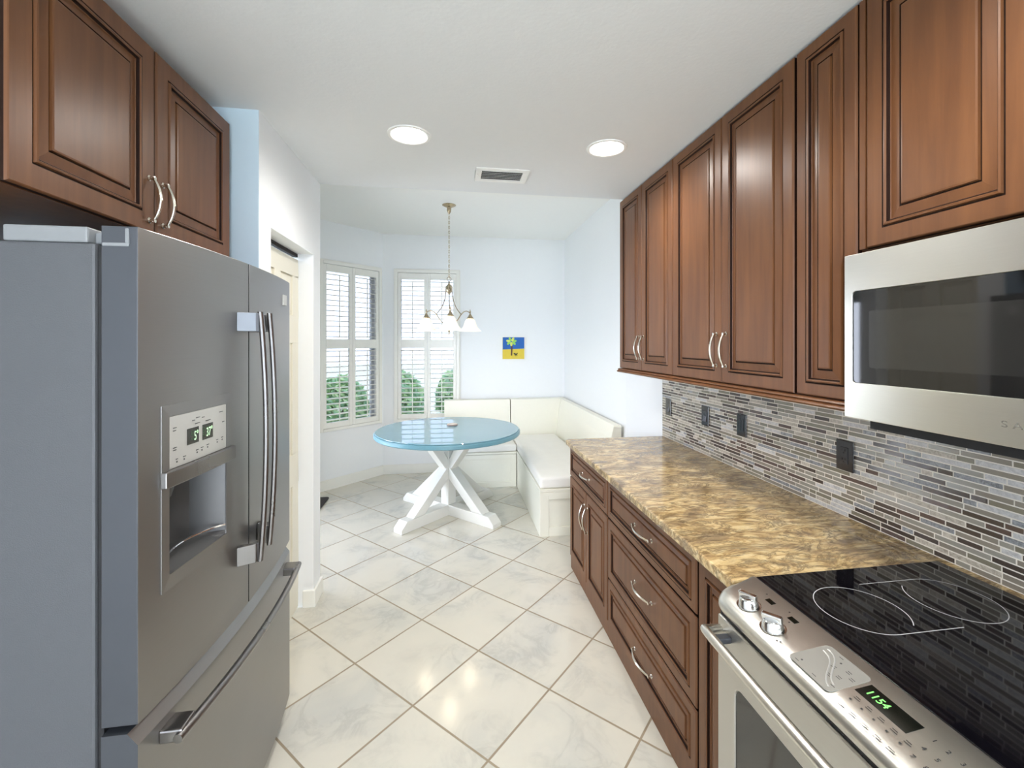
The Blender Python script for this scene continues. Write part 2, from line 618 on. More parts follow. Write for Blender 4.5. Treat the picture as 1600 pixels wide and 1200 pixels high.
# left wall of the nook with a glass sliding door added for daylight (hidden behind the pantry)
mb = MB()
holed(mb, A1.y - YS + .02, NC, 0.17, 1.57, 0.0, 2.1)
struct(mb.build('wall_left_nook', 'wall', loc=(XL, YS, 0), rz=PI / 2))
d1 = MB().box(.17, .23, .05, .10, 0, 2.1).box(1.51, 1.57, .05, .10, 0, 2.1).box(.23, 1.51, .05, .10, 2.04, 2.1).box(.23, 1.51, .05, .10, 0, .06).box(.84, .90, .05, .10, .06, 2.04)
do = struct(d1.build('door_2', 'alu', loc=(XL, YS, 0), rz=PI / 2))
MB().box(.23, .84, .07, .076, .06, 2.04).box(.90, 1.51, .07, .076, .06, 2.04).build('glass', 'glass', do)
# pantry block
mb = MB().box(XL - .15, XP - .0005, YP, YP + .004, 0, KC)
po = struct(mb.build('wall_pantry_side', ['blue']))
DH, DY0, DY1 = 2.162, 2.239, 2.89
for bx in ((XP - .12, XP, YP + .0045, DY0, 0, KC), (XP - .12, XP, DY1, YS, 0, KC), (XP - .12, XP, DY0, DY1, DH, KC), (XL - .15, XP - .12, YS - .11, YS, 0, KC)):
    struct(MB().box(*bx).build('wall_pantry', 'wall'))
# wall behind the camera with an unseen wide opening added to let daylight in
mb = MB()
holed(mb, XR - XL + .3, KC, 0.3, 3.3, 0.15, 2.4)
struct(mb.build('wall_rear', 'wall', loc=(XL - .15, YK - .15, 0)))

# baseboards
bb = MB().box(0, LA, -.014, 0, 0, .105).box(0, LA, -.008, 0, .105, .115)
struct(bb.build('baseboard_bay', 'trim', bevel=.002, loc=(A1.x, A1.y, 0), rz=PI / 4))
struct(MB().box(A0.x, -0.12, YB - .014, YB, 0, .105).box(A0.x, -0.12, YB - .008, YB, .105, .115).build('baseboard_back', 'trim', bevel=.002))
struct(MB().box(XP, XP + .014, DY1, YS + .014, 0, .105).box(XP - .09, XP, YS, YS + .014, 0, .105)
       .box(XP - .06, XP + .014, DY1 - .014, DY1, 0, .105).build('baseboard_pantry', 'trim', bevel=.003))


# windows + shutters -----------------------------------------------------------
def window(n, loc, rz):
    w = MB()
    a, b2, c0, c1 = .03, WW - .03, WZ0 + .03, WZ1 - .03
    for z0, z1 in ((c0, c0 + .04), (c1 - .04, c1), (1.58, 1.62)):
        w.box(a, b2, .09, .13, z0, z1)
    w.box(a, a + .04, .09, .13, c0 + .04, c1 - .04).box(b2 - .04, b2, .09, .13, c0 + .04, c1 - .04)
    o = struct(w.build('window_%d' % n, 'alu', loc=loc, rz=rz))
    MB().box(a + .04, b2 - .04, .108, .112, c0 + .04, c1 - .04).build('glass', 'dimglass', o)
    c = MB()
    for x0, x1, z0, z1 in ((0, .036, WZ0, WZ1), (WW - .036, WW, WZ0, WZ1), (.036, WW - .036, WZ1 - .036, WZ1), (.036, WW - .036, WZ0, WZ0 + .03)):
        c.box(x0, x1, -.022, 0.0, z0, z1)
    for x0, x1, z0, z1 in ((-.012, 0, WZ0 - .01, WZ1 + .012), (WW, WW + .012, WZ0 - .01, WZ1 + .012), (0, WW, WZ1, WZ1 + .012)):
        c.box(x0, x1, -.012, 0.0, z0, z1)
    struct(c.build('trim_%d' % n, 'trim', bevel=.003, loc=loc, rz=rz))


PW, PZ0, PZ1 = 0.356, WZ0 + .034, WZ1 - .040


def shutter():
    t = thing('shutter_panel', '', 'shutter', (0, 0, 0), 0, 'white plantation shutter panels of the breakfast nook')
    f = MB()
    H_ = PZ1 - PZ0
    zl0, zl1, zu0, zu1 = 0.735 - PZ0, 1.556 - PZ0, 1.660 - PZ0, 2.408 - PZ0
    f.box(0, .038, -.014, .014, 0, H_).box(PW - .038, PW, -.014, .014, 0, H_)
    for z0, z1 in ((0, zl0), (zl1, zu0), (zu1, H_)):
        f.box(.038, PW - .038, -.014, .014, z0, z1)
    f.build('frame', 'trim', t, bevel=.003)
    for z0, z1, n in ((zl0, zl1, 14), (zu0, zu1, 13)):
        lv = MB()
        p = (z1 - z0) / n
        for i in range(n):
            zc = z0 + p * (i + .5)
            poly = []
            ta = math.radians(4)
            for q in range(12):
                an = 2 * PI * q / 12
                yy, zz = .031 * math.cos(an), .0048 * math.sin(an)
                poly.append((yy * math.cos(ta) - zz * math.sin(ta), zc + yy * math.sin(ta) + zz * math.cos(ta)))
            lv.prism(poly, .0385, PW - .0385, 'yz', 0, True)
        lv.build('louvers', 'trim', t)
        MB().box(PW / 2 - .005, PW / 2 + .005, -.044, -.034, z0 + .02, z1 - .03).build('tilt_rod', 'trim', t, bevel=.002)
    return t


sh0 = shutter()
wins = [(1, (A1.x + W1S * math.cos(PI / 4), A1.y + W1S * math.sin(PI / 4), 0), PI / 4), (2, (W2X, YB, 0), 0.0)]
labs = {(1, 0): 'white louvred shutter panel beside the pantry pillar, outer leaf of the angled window',
        (1, 1): 'white louvred shutter panel of the angled window, leaf beside the bay corner',
        (2, 0): 'white louvred shutter panel of the back wall window, leaf beside the bay corner',
        (2, 1): 'white louvred shutter panel behind the chandelier, leaf next to the blank back wall'}
first = True
for n, loc, rz in wins:
    window(n, loc, rz)
    for s in (0, 1):
        t = sh0 if first else copy_tree(sh0)
        first = False
        t['label'] = labs[(n, s)]
        px = .038 + s * (PW + .002)
        t.location = (loc[0] + px * math.cos(rz), loc[1] + px * math.sin(rz), PZ0)
        t.rotation_euler = (0, 0, rz)

# pantry door: six panel, closed, set back in its opening ----------------------
pd = thing('pantry_door', 'cream six-panel pantry door behind the refrigerator', 'door', (XP - .085, DY0, 0), PI / 2)
W_ = DY1 - DY0 - .008
f = MB()
lay = [(0.012, 0.24), (0.78, 0.96), (1.62, 1.78), (2.02, 2.125)]      # rails
st = [(0, .095), (W_ / 2 - .045, W_ / 2 + .045), (W_ - .095, W_)]
for z0, z1 in lay:
    f.box(.004, W_, 0, .035, z0, z1)
for i in range(3):
    for x0, x1 in st:
        f.box(max(x0, .004), x1, 0, .035, lay[i][1], lay[i + 1][0])
f.build('door_leaf', 'door', pd, bevel=.004)
pn = MB()
for i in range(3):
    for x0, x1 in ((st[0][1], st[1][0]), (st[1][1], st[2][0])):
        z0, z1 = lay[i][1], lay[i + 1][0]
        q = .03
        vs = [(x0, .012, z0), (x1, .012, z0), (x1, .012, z1), (x0, .012, z1),
              (x0 + q, .004, z0 + q), (x1 - q, .004, z0 + q), (x1 - q, .004, z1 - q), (x0 + q, .004, z1 - q)]
        pn.add(vs, [(0, 1, 5, 4), (1, 2, 6, 5), (2, 3, 7, 6), (3, 0, 4, 7), (4, 5, 6, 7)])
pn.build('raised_panels', 'door', pd)
MB().box(.004, W_, .004, .03, 2.14, 2.160).build('track', 'darkgap', pd)

# ------------------------------------------------------------------ handles


def bow_handle(parent, x, z, L=0.15, vertical=True, yf=-.0, out=.034, r=.0055, name='handle'):
    """arched cabinet pull; centre at (x, z) on plane y=yf, facing -y"""
    h = MB()
    pts, rs = [], []
    n = 18
    for i in range(n + 1):
        s = i / n * 2 - 1
        a_ = s * L / 2
        y = yf - .012 - (out - .012) * (1 - s * s)
        pts.append((x, y, z + a_) if vertical else (x + a_, y, z))
        rs.append(r * (1.15 - .35 * abs(s) + (.25 if abs(s) > .92 else 0)))
    h.tube(pts, rs, 10)
    for s in (-1, 1):
        a_ = s * (L / 2 - .003)
        c = (x, yf, z + a_) if vertical else (x + a_, yf, z)
        h.lathe([(0.0, -.0205), (.0065, -.019), (.0055, -.012), (.0058, -.006), (.0095, -.003), (.0095, .0)], c, 14, 0, 'y')
    return h.build(name, 'nickel', parent)


# ------------------------------------------------------------------ right upper cabinets (local: x = -Y, y = +X, front faces -y)
RR, RL = -PI / 2, PI / 2
UF = 1.20
UZ0, UZ1 = 1.438, 2.638
UD = XR - UF - .003


def upper(yf, yn, doors, label, z0=UZ0, z1=UZ1, hz=1.588, filler=0.0):
    w = yf - yn
    t = thing('upper_cabinet', label, 'cabinet', (UF, yf, z0), RR, 'brown wooden wall cabinets on the right wall')
    h = z1 - z0
    MB().box(0, w, .0205, UD, 0, h).build('body', 'wood', t)
    for x0, x1, hx in doors:
        dm = MB().panel(x0 + .002, .003, x1 - x0 - .004, h - .006, 0, fr=.052 if x1 - x0 > .3 else .045)
        d_ = dm.build('door', ['wood', 'glaze'], t)
        if hx is not None:
            bow_handle(d_, hx, hz - z0, .15, True)
    return t


upper(3.063, 2.287, [(0, .372, .338), (.372, .776, .408)], 'two-door brown wall cabinet farthest along, next to the white nook wall')
upper(2.285, 1.412, [(0, .446, .410), (.446, .873, .482)], 'wide two-door brown wall cabinet in the middle of the right wall run')
upper(1.410, 1.1605, [(0.008, .2475, None)], 'narrow single-door brown wall cabinet just left of the microwave cabinet')
t = upper(1.1595, .365, [(0.0245, .409, None), (.409, .793, None)], 'short golden-brown wall cabinet above the microwave', z0=1.893)
MB().box(.0015, .0215, .003, .0205, 0.003, .742).build('filler_strip', 'wood', t, bevel=.002)
# light rail under the cabinets
lr = MB()
L_ = 3.075 - 1.16
prof = [(0.004, .0), (-.006, -.003), (-.010, -.008), (-.005, -.012), (-.014, -.016), (-.018, -.021), (-.012, -.027), (.03, -.027), (.03, 0)]
lr.prism(prof, 0, L_, 'yz')
lr.build('light_rail', 'wood')
lo = bpy.data.objects['light_rail']
lo.location = (UF, 3.075, UZ0 - .0005)
lo.rotation_euler = (0, 0, RR)
tag(lo, 'brown moulded rail running under the right wall cabinets', 'moulding')

# ------------------------------------------------------------------ base cabinets
BF = 0.845
BD = XR - BF - .003


def base(yf, yn, label):
    w = yf - yn
    t = thing('base_cabinet', label, 'cabinet', (BF, yf, 0), RR, 'brown wooden base cabinets under the granite counter')
    MB().box(0, w, .0205, BD, .0, .884).build('body', 'wood', t)
    return t, w


t, w = base(3.118, 2.337, 'brown base cabinet with two doors and one drawer at the counter far end')
d_ = MB().panel(.004, .668, w - .008, .205, 0, fr=.034, k=.45).build('drawer', ['wood', 'glaze'], t)
bow_handle(d_, w / 2, .770, .15, False)
for s in (0, 1):
    d_ = MB().panel(.004 + s * (w / 2 - .002), .092, w / 2 - .006, .568, 0, fr=.05).build('door', ['wood', 'glaze'], t)
    bow_handle(d_, w / 2 + (-.034, .034)[s], .50, .16, True)
t, w = base(2.335, 1.436, 'brown base cabinet with three stacked drawers in the middle of the counter')
for z0, z1, fr_, hz in ((.668, .873, .034, .774), (.338, .657, .045, .508), (.092, .328, .04, .196)):
    d_ = MB().panel(.006, z0, w - .012, z1 - z0, 0, fr=fr_, k=.5).build('drawer', ['wood', 'glaze'], t)
    bow_handle(d_, w / 2 + .01, hz, .18, False)
t, w = base(1.434, 1.200, 'narrow brown base cabinet panel between the drawers and the range')
MB().panel(.006, .03, w - .012, .843, 0, fr=.045, k=.6).build('door', ['wood', 'glaze'], t)
tk = MB().box(0, 3.118 - 1.437, .0, .011, 0.0005, .088)
tk.build('toe_board', 'wood', loc=(BF + .008, 3.118, 0), rz=RR)
tag(bpy.data.objects['toe_board'], 'brown plinth board along the floor below the base cabinets', 'plinth')

# countertop (L-free slab with strip behind the range)
ct = MB()
ZC0, ZC1 = .8855, .921
poly = [(.832, 3.140), (.815, 3.122), (.815, 1.1965), (1.530, 1.1965), (1.530, .40), (XR - .001, .40), (XR - .001, 3.140)]
ct.prism(poly, ZC0, ZC1, 'xy')
co = ct.build('countertop', 'granite', bevel=.006)
tag(co, 'gold and brown granite countertop running along the right wall', 'countertop')

# backsplash of thin mosaic strips
bs = MB()
BY0, BY1, BZ0, BZ1 = .20, 3.139, ZC1, 1.4375
bs.box(XR - .0078, XR - .001, BY0, BY1, BZ0 + .0005, BZ1, 8)
row, gap = .0182, .0030
rnd = random.Random(3)
z = BZ0 + .003
wts = [20, 15, 15, 10, 13, 10, 9, 6]
while z + row - gap < BZ1:
    y = BY1 - rnd.uniform(0, .05)
    top = BY1 - .001
    while True:
        ln = rnd.choice([.038, .05, .07, .085, .1, .12, .14]) * rnd.uniform(.85, 1.15)
        y0 = max(top - ln, BY0)
        if top - y0 > .012:
            mi = rnd.choices(range(8), wts)[0]
            e = [rnd.uniform(-.0007, .0007) for _ in range(4)]
            xb, xf = XR - .007, XR - .0088
            vs = [(xb, y0, z), (xb, top, z), (xb, top, z + row - gap), (xb, y0, z + row - gap),
                  (xf + e[0], y0 + .0008, z + .0008), (xf + e[1], top - .0008, z + .0008),
                  (xf + e[1] + e[2] * .6, top - .0008, z + row - gap - .0008), (xf + e[0] + e[2] * .6, y0 + .0008, z + row - gap - .0008)]
            bs.add(vs, [(4, 5, 6, 7), (0, 1, 5, 4), (1, 2, 6, 5), (2, 3, 7, 6), (3, 0, 4, 7)], mi)
        top = y0 - gap
        if top <= BY0 + .01:
            break
    z += row
so = struct(bs.build('backsplash', STRIPS + ['grout']))
so['label'] = 'mosaic backsplash of thin grey, brown and stone strips behind the counter'

# outlets
XO = XR - .0105


def outlet(yc, zc, kind, label):
    t = thing('wall_outlet', label, 'outlet', (XO, yc, zc), RR, 'dark outlets and switches on the mosaic backsplash')
    w, h = .078, .122
    MB().box(-w / 2, w / 2, -.006, .0, -h / 2, h / 2).build('cover_plate', 'outlet', t, bevel=.003)
    if kind == 'rocker':
        rk = MB()
        rk.add([(-.0165, -.0065, -.034), (.0165, -.0065, -.034), (.0165, -.0065, .034), (-.0165, -.0065, .034),
                (-.0165, -.013, -.034), (.0165, -.013, -.034), (.0165, -.0075, 0), (-.0165, -.0075, 0), (.0165, -.0075, .034), (-.0165, -.0075, .034)],
               [(4, 5, 6, 7), (7, 6, 8, 9), (0, 1, 5, 4), (0, 4, 7, 9, 3), (1, 2, 8, 6, 5), (3, 9, 8, 2)])
        rk.build('rocker', 'outlet', t, bevel=.001)
    else:
        MB().box(-.0165, .0165, -.009, -.0062, -.034, .034).build('socket', 'outlet', t, bevel=.001)
        s = MB()
        for dz in (-.018, .018):
            for dx in (-.006, .006):
                s.box(dx - .0011, dx + .0011, -.0096, -.0091, dz + .001, dz + .009)
            s.lathe([(0, -.0096), (.0022, -.0096), (.0022, -.0091)], (0, 0, dz - .006), 10, 0, 'y')
        s.build('slots', 'darkgap', t)


outlet(3.036, 1.152, 'rocker', 'glossy dark switch plate at the far end of the mosaic backsplash')
outlet(2.560, 1.165, 'rocker', 'glossy dark switch plate second from the white nook wall on the mosaic')
outlet(2.209, 1.172, 'socket', 'dark socket plate third from the white nook wall on the mosaic')
outlet(1.566, 1.167, 'socket', 'dark double socket plate below the microwave, nearest the range')

# ------------------------------------------------------------------ microwave
mw = thing('microwave', 'stainless over-the-range microwave with black glass window', 'microwave', (1.152, 1.157, 1.402), RR)
MWW, MWH = .757, .474
MB().box(.004, MWW - .004, .0315, XR - 1.152 - .01, .012, MWH - .002).build('body', 'rubber', mw)
wx0, wx1, wz0, wz1 = .026, .575, .103, .367
dr = MB()


def rrect(x0, x1, z0, z1, r, n=6):
    pts = []
    for cx_, cz_, a0 in ((x1 - r, z0 + r, -PI / 2), (x1 - r, z1 - r, 0), (x0 + r, z1 - r, PI / 2), (x0 + r, z0 + r, PI)):
        for i in range(n + 1):
            an = a0 + PI / 2 * i / n
            pts.append((cx_ + r * math.cos(an), cz_ + r * math.sin(an)))
    return pts


def frame_plate(mb, x0, x1, z0, z1, hole, yf, t, mi=0, yfun=None):
    """plate facing -y with a rounded hole"""
    n = len(hole)
    q = n // 4
    yfun = yfun or (lambda x: 0.0)
    outer = [(x1, z0), (x1, z1), (x0, z1), (x0, z0)]
    for y in (yf, yf + t):
        vs = [(p[0], y + yfun(p[0]), p[1]) for p in hole] + [(p[0], y + yfun(p[0]), p[1]) for p in outer]
        fs = []
        for c in range(4):
            for i in range(q - 1):
                fs.append((c * q + i, c * q + i + 1, n + c))
            fs.append((c * q + q - 1, (c * q + q) % n, n + (c + 1) % 4, n + c))
        mb.add(vs, fs, mi)
    vs = [(p[0], yf + yfun(p[0]), p[1]) for p in hole] + [(p[0], yf + t + yfun(p[0]), p[1]) for p in hole]
    mb.add(vs, [(i, (i + 1) % n, n + (i + 1) % n, n + i) for i in range(n)], mi)
    vs = [(p[0], yf + yfun(p[0]), p[1]) for p in outer] + [(p[0], yf + t + yfun(p[0]), p[1]) for p in outer]
    mb.add(vs, [(i, (i + 1) % 4, 4 + (i + 1) % 4, 4 + i) for i in range(4)], mi)


frame_plate(dr, 0, MWW, 0, MWH, rrect(wx0, wx1, wz0, wz1, .012), 0, .03)
do = dr.build('door', 'steelw', mw, bevel=.0015)
MB().prism(rrect(wx0 + .0005, wx1 - .0005, wz0 + .0005, wz1 - .0005, .012), .003, .012, 'xz').build('window', 'mwglass', do)
MB().prism(rrect(wx0 + .05, wx1 - .05, wz0 + .045, wz1 - .06, .006), .0024, .0029, 'xz').build('window_screen', 'mwmesh', do)
tx = text('S A M S U N G', .020, 'letter', do, (.380, -.0003, .040), sx=1.35)
MB().box(.04, MWW - .03, .045, .36, -.030, .0115).build('vent_grille', 'rubber', mw)
MB().box(-.0035, -.0002, .006, .03, .18, .26).build('release_button', 'chrome', mw)

# ------------------------------------------------------------------ range
RX = 0.762
rg = thing('kitchen_range', 'stainless slide-in electric range with black glass cooktop', 'range', (RX, 1.193, 0), RR)
RW = .765
MB().box(.004, RW - .004, .045, .760, .02, .898).build('body', 'fedge', rg)
# oven door
od = MB()
frame_plate(od, .008, RW - .008, .235, .838, rrect(.085, RW - .085, .33, .685, .03), 0, .04)
od = od.build('oven_door', 'steeldoor', rg, bevel=.004)
MB().prism(rrect(.0855, RW - .0855, .3305, .6845, .03), .004, .03, 'xz').build('oven_window', 'mwmesh', od)
hd = MB()
pts = []
for i in range(33):
    s = i / 32 * 2 - 1
    x = RW / 2 + s * (RW / 2 - .022)
    y = -.064 + (.062 * max(0, (abs(s) - .93) / .07) ** 1.6) - .006 * (1 - s * s)
    zz = .822 - .022 * max(0, (abs(s) - .93) / .07)
    pts.append((x, y, zz))
hd.tube(pts, .0125, 12, flat=1.0)
hd.build('handle', 'steelw', od)
for x in (.06, RW - .06):
    MB().box(x - .012, x + .012, -.058, .001, .790, .806).build('handle_bracket', 'fedge', od, bevel=.003)
MB().box(.01, RW - .01, .002, .04, .06, .225).build('storage_drawer', 'steeldoor', rg, bevel=.004)
MB().box(.012, RW - .012, .006, .044, .8385, .8615).build('vent_gap', 'rubber', rg)
# control panel: sloped top with a rounded nose, rounded outer corners
cp = MB()
prof = [(.128, .9265), (.122, .9300), (.112, .9290), (.02, .9185), (-.008, .9130), (-.020, .9060), (-.0265, .8960), (-.0265, .884), (-.021, .874), (-.008, .866), (.03, .862), (.128, .862)]
NSEG = 40


def endscale(x):
    e = min(x, RW - x)
    if e >= .07:
        return 0.0
    q = 1 - e / .07
    return .085 * (1 - math.sqrt(max(0, 1 - q * q)))


xs = [0, .0006, .002, .005, .009, .014, .02, .028, .038, .05, .07] + [.07 + (RW - .14) * i / 10 for i in range(1, 10)]
xs = xs + [RW - x for x in xs[:11]][::-1]
vs = []
for x in xs:
    sft = endscale(x)
    for y, zz in prof:
        yy = y + sft if y < .06 else y
        if y < .06:
            yy = min(yy, .105 + (y + .03) * .05)
            f_ = 0
        vs.append((x, yy, zz - (0.0 if y > .1 else 0.0)))
n = len(prof)
fs = [(i * n + j, i * n + (j + 1) % n, (i + 1) * n + (j + 1) % n, (i + 1) * n + j) for i in range(len(xs) - 1) for j in range(n)]
cp.add(vs, fs, 0, True)
cp.add(vs[:n], [tuple(range(n))], 0)
cp.add(vs[-n:], [tuple(range(n))[::-1]], 0)
cpo = cp.build('control_panel', 'steelw', rg)


def onp(y):          # height of the sloped control surface
    return .9185 + (y - .02) * (.9290 - .9185) / .092


SL = math.atan2(.0105, .092)


def decal(x0, x1, y0, y1, mat, name, off=.0006, parent=None):
    mb = MB()
    vs = [(x0, y0, onp(y0) + off), (x1, y0, onp(y0) + off), (x1, y1, onp(y1) + off), (x0, y1, onp(y1) + off)]
    vs += [(a_, b_, c_ - .0015) for a_, b_, c_ in vs]
    mb.add(vs, [(0, 1, 2, 3), (4, 7, 6, 5), (0, 4, 5, 1), (1, 5, 6, 2), (2, 6, 7, 3), (3, 7, 4, 0)])
    return mb.build(name, mat, parent or cpo)


# knobs
for x, y, rot in ((.111, .024, .45), (.205, .021, .6)):
    kb = MB()
    kb.lathe([(.0, .024), (.019, .022), (.0225, .016), (.0245, .004), (.0255, .0)], (0, 0, 0), 28)
    kb.lathe([(.03, .0015), (.0275, .0025), (.0255, .001)], (0, 0, 0), 28)
    ca, sa = math.cos(rot), math.sin(rot)
    kb.obox((0, 0, .0255), (ca * .046, sa * .046, 0), (-sa * .014, ca * .014, 0), (0, 0, .016))
    o = kb.build('knob', 'chrome', cpo, bevel=.003)
    o.location = (x, y, onp(y) - .0008)
    o.rotation_euler = (SL, 0, 0)
for x in (.100, .180):
    decal(x + .005, x + .030, .076, .090, 'lcd', 'indicator_window')
pad = MB()
pp = rrect(.292, .402, -.012, .094, .012)
pad.add([(x, y, onp(y) + .0005) for x, y in pp] + [(x, y, onp(y) - .001) for x, y in pp],
        [tuple(range(len(pp)))] + [(i, len(pp) + i, len(pp) + (i + 1) % len(pp), (i + 1) % len(pp)) for i in range(len(pp))])
pad.build('touch_pad', 'swoosh', cpo)
for i, mt_ in enumerate(('silver', 'silver')):
    pa = MB()
    cpts = [(.305 + q * .0085, .080 - i * .012 - .006 * q + .010 * math.sin(q * .55), 0) for q in range(11)]
    pa.tube([(x, y, onp(y) + .0004) for x, y, _ in cpts], .0018, 6)
    pa.build('swoosh_line', mt_, cpo)
dsp = decal(.410, .512, .041, .081, 'lcd', 'display', .0008)
text('1154', .023, 'green', dsp, (.420, .053, onp(.053) + .0012), (SL, 0, 0), 'clock_digits', .0003, sx=.95)
pr = MB()


def dash(x, y, l=.012, w=.0016):
    zz = onp(y) + .0007
    pr.add([(x, y, zz), (x + l, y, zz), (x + l, y + w, onp(y + w) + .0007), (x, y + w, onp(y + w) + .0007)], [(0, 1, 2, 3)])


for x, y in ((.085, .094), (.168, .094), (.20, .066), (.245, -.004), (.252, .0), (.312, .004), (.345, .070)):
    dash(x, y, .004, .004)
for i in range(5):
    dash(.424 + i * .0245, .013, .004, .004)
    dash(.424 + i * .0245, .024, .013)
    dash(.424 + i * .0245, .029, .010)
    dash(.426 + i * .0245, -.015, .015)
    dash(.426 + i * .0245, -.010, .012)
for x, y in ((.305, -.004), (.345, .048), (.345, .053), (.368, .062), (.368, .067), (.372, .034), (.372, .039), (.36, .022), (.36, .027), (.385, .052), (.385, .057), (.352, -.004), (.386, .008), (.33, .084)):
    dash(x, y, .010)
pr.build('control_lettering', 'print', cpo)
for i, dgt in enumerate('123456789'):
    kx, ky = .533 + (i % 3) * .022 + (i // 3) * .006, .068 - (i // 3) * .030
    text(dgt, .012, 'print', cpo, (kx, ky, onp(ky) + .0006), (SL, 0, 0), 'key_number', .0002)
text('0', .012, 'print', cpo, (.577, -.018, onp(-.018) + .0012), (SL, 0, 0), 'key_number', .0002)
# cooktop glass
gt = MB().box(-.002, RW + .002, .129, .765, .899, .9275)
gt = gt.build('cooktop', 'cooktop', rg, bevel=.002)


def flat_line(pts, w, z, name, parent, mat='ring'):
    mb = MB()
    vs = []
    for i, p in enumerate(pts):
        a_, b_ = Vector(pts[max(i - 1, 0)]), Vector(pts[min(i + 1, len(pts) - 1)])
        tdir = (b_ - a_).normalized()
        nn = Vector((-tdir.y, tdir.x))
        p = Vector(p)
        vs += [(p.x + nn.x * w, p.y + nn.y * w, z), (p.x - nn.x * w, p.y - nn.y * w, z)]
    mb.add(vs, [(2 * i, 2 * i + 1, 2 * i + 3, 2 * i + 2) for i in range(len(pts) - 1)])
    return mb.build(name, mat, parent, recalc=False)


def loc_(X_, Y_):
    return (1.193 - Y_, X_ - RX)


ca_, cb_ = loc_(1.052, 1.008), loc_(1.335, 1.008)
ra = .103


def arc(c, r, a0, a1, n=48):
    return [(c[0] + r * math.cos(a0 + (a1 - a0) * i / n), c[1] + r * math.sin(a0 + (a1 - a0) * i / n)) for i in range(n + 1)]


# local: x towards the room's near end, y towards the wall
flat_line(arc(ca_, ra, math.radians(40), math.radians(360)) + [(ca_[0] + ra, ca_[1] + .02 + .02 * i) for i in range(9)], .0011, .9279, 'burner_ring', gt)
flat_line(arc(cb_, ra, math.radians(220), math.radians(540)) + [(cb_[0] - ra, cb_[1] - .02 - .02 * i) for i in range(9)], .0011, .9279, 'burner_ring', gt)

# ------------------------------------------------------------------ refrigerator (local: x = +Y, y = -X, front faces -y = +X)
FX, FY = -.705, 1.128
fg = thing('refrigerator', 'stainless french-door refrigerator with ice dispenser and bottom freezer drawer', 'refrigerator', (FX, FY, 0), RL)
FW = .955
BUL = .034


def bow(x):
    return -BUL * (1 - ((x - FW / 2) / (FW / 2)) ** 2)


MB().box(.004, FW - .004, .088, .80, .03, 1.845).build('body', 'fgrey', fg, bevel=.006)
MB().box(.02, FW - .02, .10, .16, .0, .0295).build('base_grille', 'rubber', fg)
MB().box(.012, FW - .012, .076, .0875, .07, 1.84).build('gasket', 'rubber', fg)


def curved_door(x0, x1, z0, z1, hole=None, seg=14, dark=()):
    mb = MB()
    xs_ = sorted(set([x0 + (x1 - x0) * i / seg for i in range(seg + 1)] + ([hole[0], hole[1]] if hole else [])))
    zs_ = [z0] + ([hole[2], hole[3]] if hole else []) + [z1]
    yb = .074
    for i in range(len(xs_) - 1):
        a_, b_ = xs_[i], xs_[i + 1]
        for j in range(len(zs_) - 1):
            if hole and j == 1 and a_ >= hole[0] - 1e-6 and b_ <= hole[1] + 1e-6:
                continue
            mb.add([(a_, bow(a_), zs_[j]), (b_, bow(b_), zs_[j]), (b_, bow(b_), zs_[j + 1]), (a_, bow(a_), zs_[j + 1])], [(0, 1, 2, 3)], 0, True)
        for zz in (z0, z1):
            mb.add([(a_, bow(a_), zz), (b_, bow(b_), zz), (b_, yb, zz), (a_, yb, zz)], [(0, 1, 2, 3)], 1)
    mb.add([(x0, yb, z0), (x1, yb, z0), (x1, yb, z1), (x0, yb, z1)], [(0, 3, 2, 1)], 1)
    for x in (x0, x1):
        zz = sorted(set(zs_))
        mb.add([(x, bow(x), q) for q in zz] + [(x, yb, z1), (x, yb, z0)], [tuple(range(len(zz) + 2))], 2 if x in dark else 1)
    return mb


DZ0, DZ1 = .752, 1.884
CAV = (.088, .327, 1.046, 1.272)
dl = curved_door(0, FW / 2 - .0025, DZ0, DZ1, CAV, dark=(FW / 2 - .0025,)).build('door', ['steel', 'fedge', 'rubber'], fg, bevel=.002)  # edges facing the door gap coloured black to stand for its shade
drr = curved_door(FW / 2 + .0025, FW, DZ0, DZ1, dark=(FW / 2 + .0025,)).build('door', ['steel', 'fedge', 'rubber'], fg, bevel=.002)
# dispenser
cv = MB()
cd = .075
N_ = 10
for i in range(N_):
    a_ = CAV[0] + (CAV[1] - CAV[0]) * i / N_
    b_ = CAV[0] + (CAV[1] - CAV[0]) * (i + 1) / N_

    def yb_(x):
        s = (x - CAV[0]) / (CAV[1] - CAV[0]) * 2 - 1
        return .004 + (cd - .004) * math.sqrt(max(0, 1 - abs(s) ** 3.2)) if abs(s) < 1 else bow(x)
    cv.add([(a_, yb_(a_), CAV[2]), (b_, yb_(b_), CAV[2]), (b_, yb_(b_), CAV[3]), (a_, yb_(a_), CAV[3])], [(0, 1, 2, 3)], 0, True)
    cv.add([(a_, bow(a_), CAV[2]), (b_, bow(b_), CAV[2]), (b_, yb_(b_), CAV[2] + .012), (a_, yb_(a_), CAV[2] + .012)], [(0, 1, 2, 3)], 0)
    cv.add([(a_, bow(a_), CAV[3]), (b_, bow(b_), CAV[3]), (b_, yb_(b_), CAV[3]), (a_, yb_(a_), CAV[3])], [(0, 1, 2, 3)], 0)
cv.build('dispenser_recess', 'cavity', dl, recalc=False)
ex = MB()
tp = [(CAV[0] + (CAV[1] - CAV[0]) * i / 14, 0, 0) for i in range(15)]
ex.tube([(p[0], bow(p[0]) + .05 * math.sin(PI * i / 14) ** .8, CAV[2] + .028) for i, p in enumerate(tp)], .003, 8)
ex.build('drip_tray_rim', 'chrome', dl)
MB().lathe([(.02, 0), (.018, -.03), (.012, -.05), (0, -.05)], (.15, .03, 1.27), 16).build('nozzle', 'cavity', dl)
bz = MB()
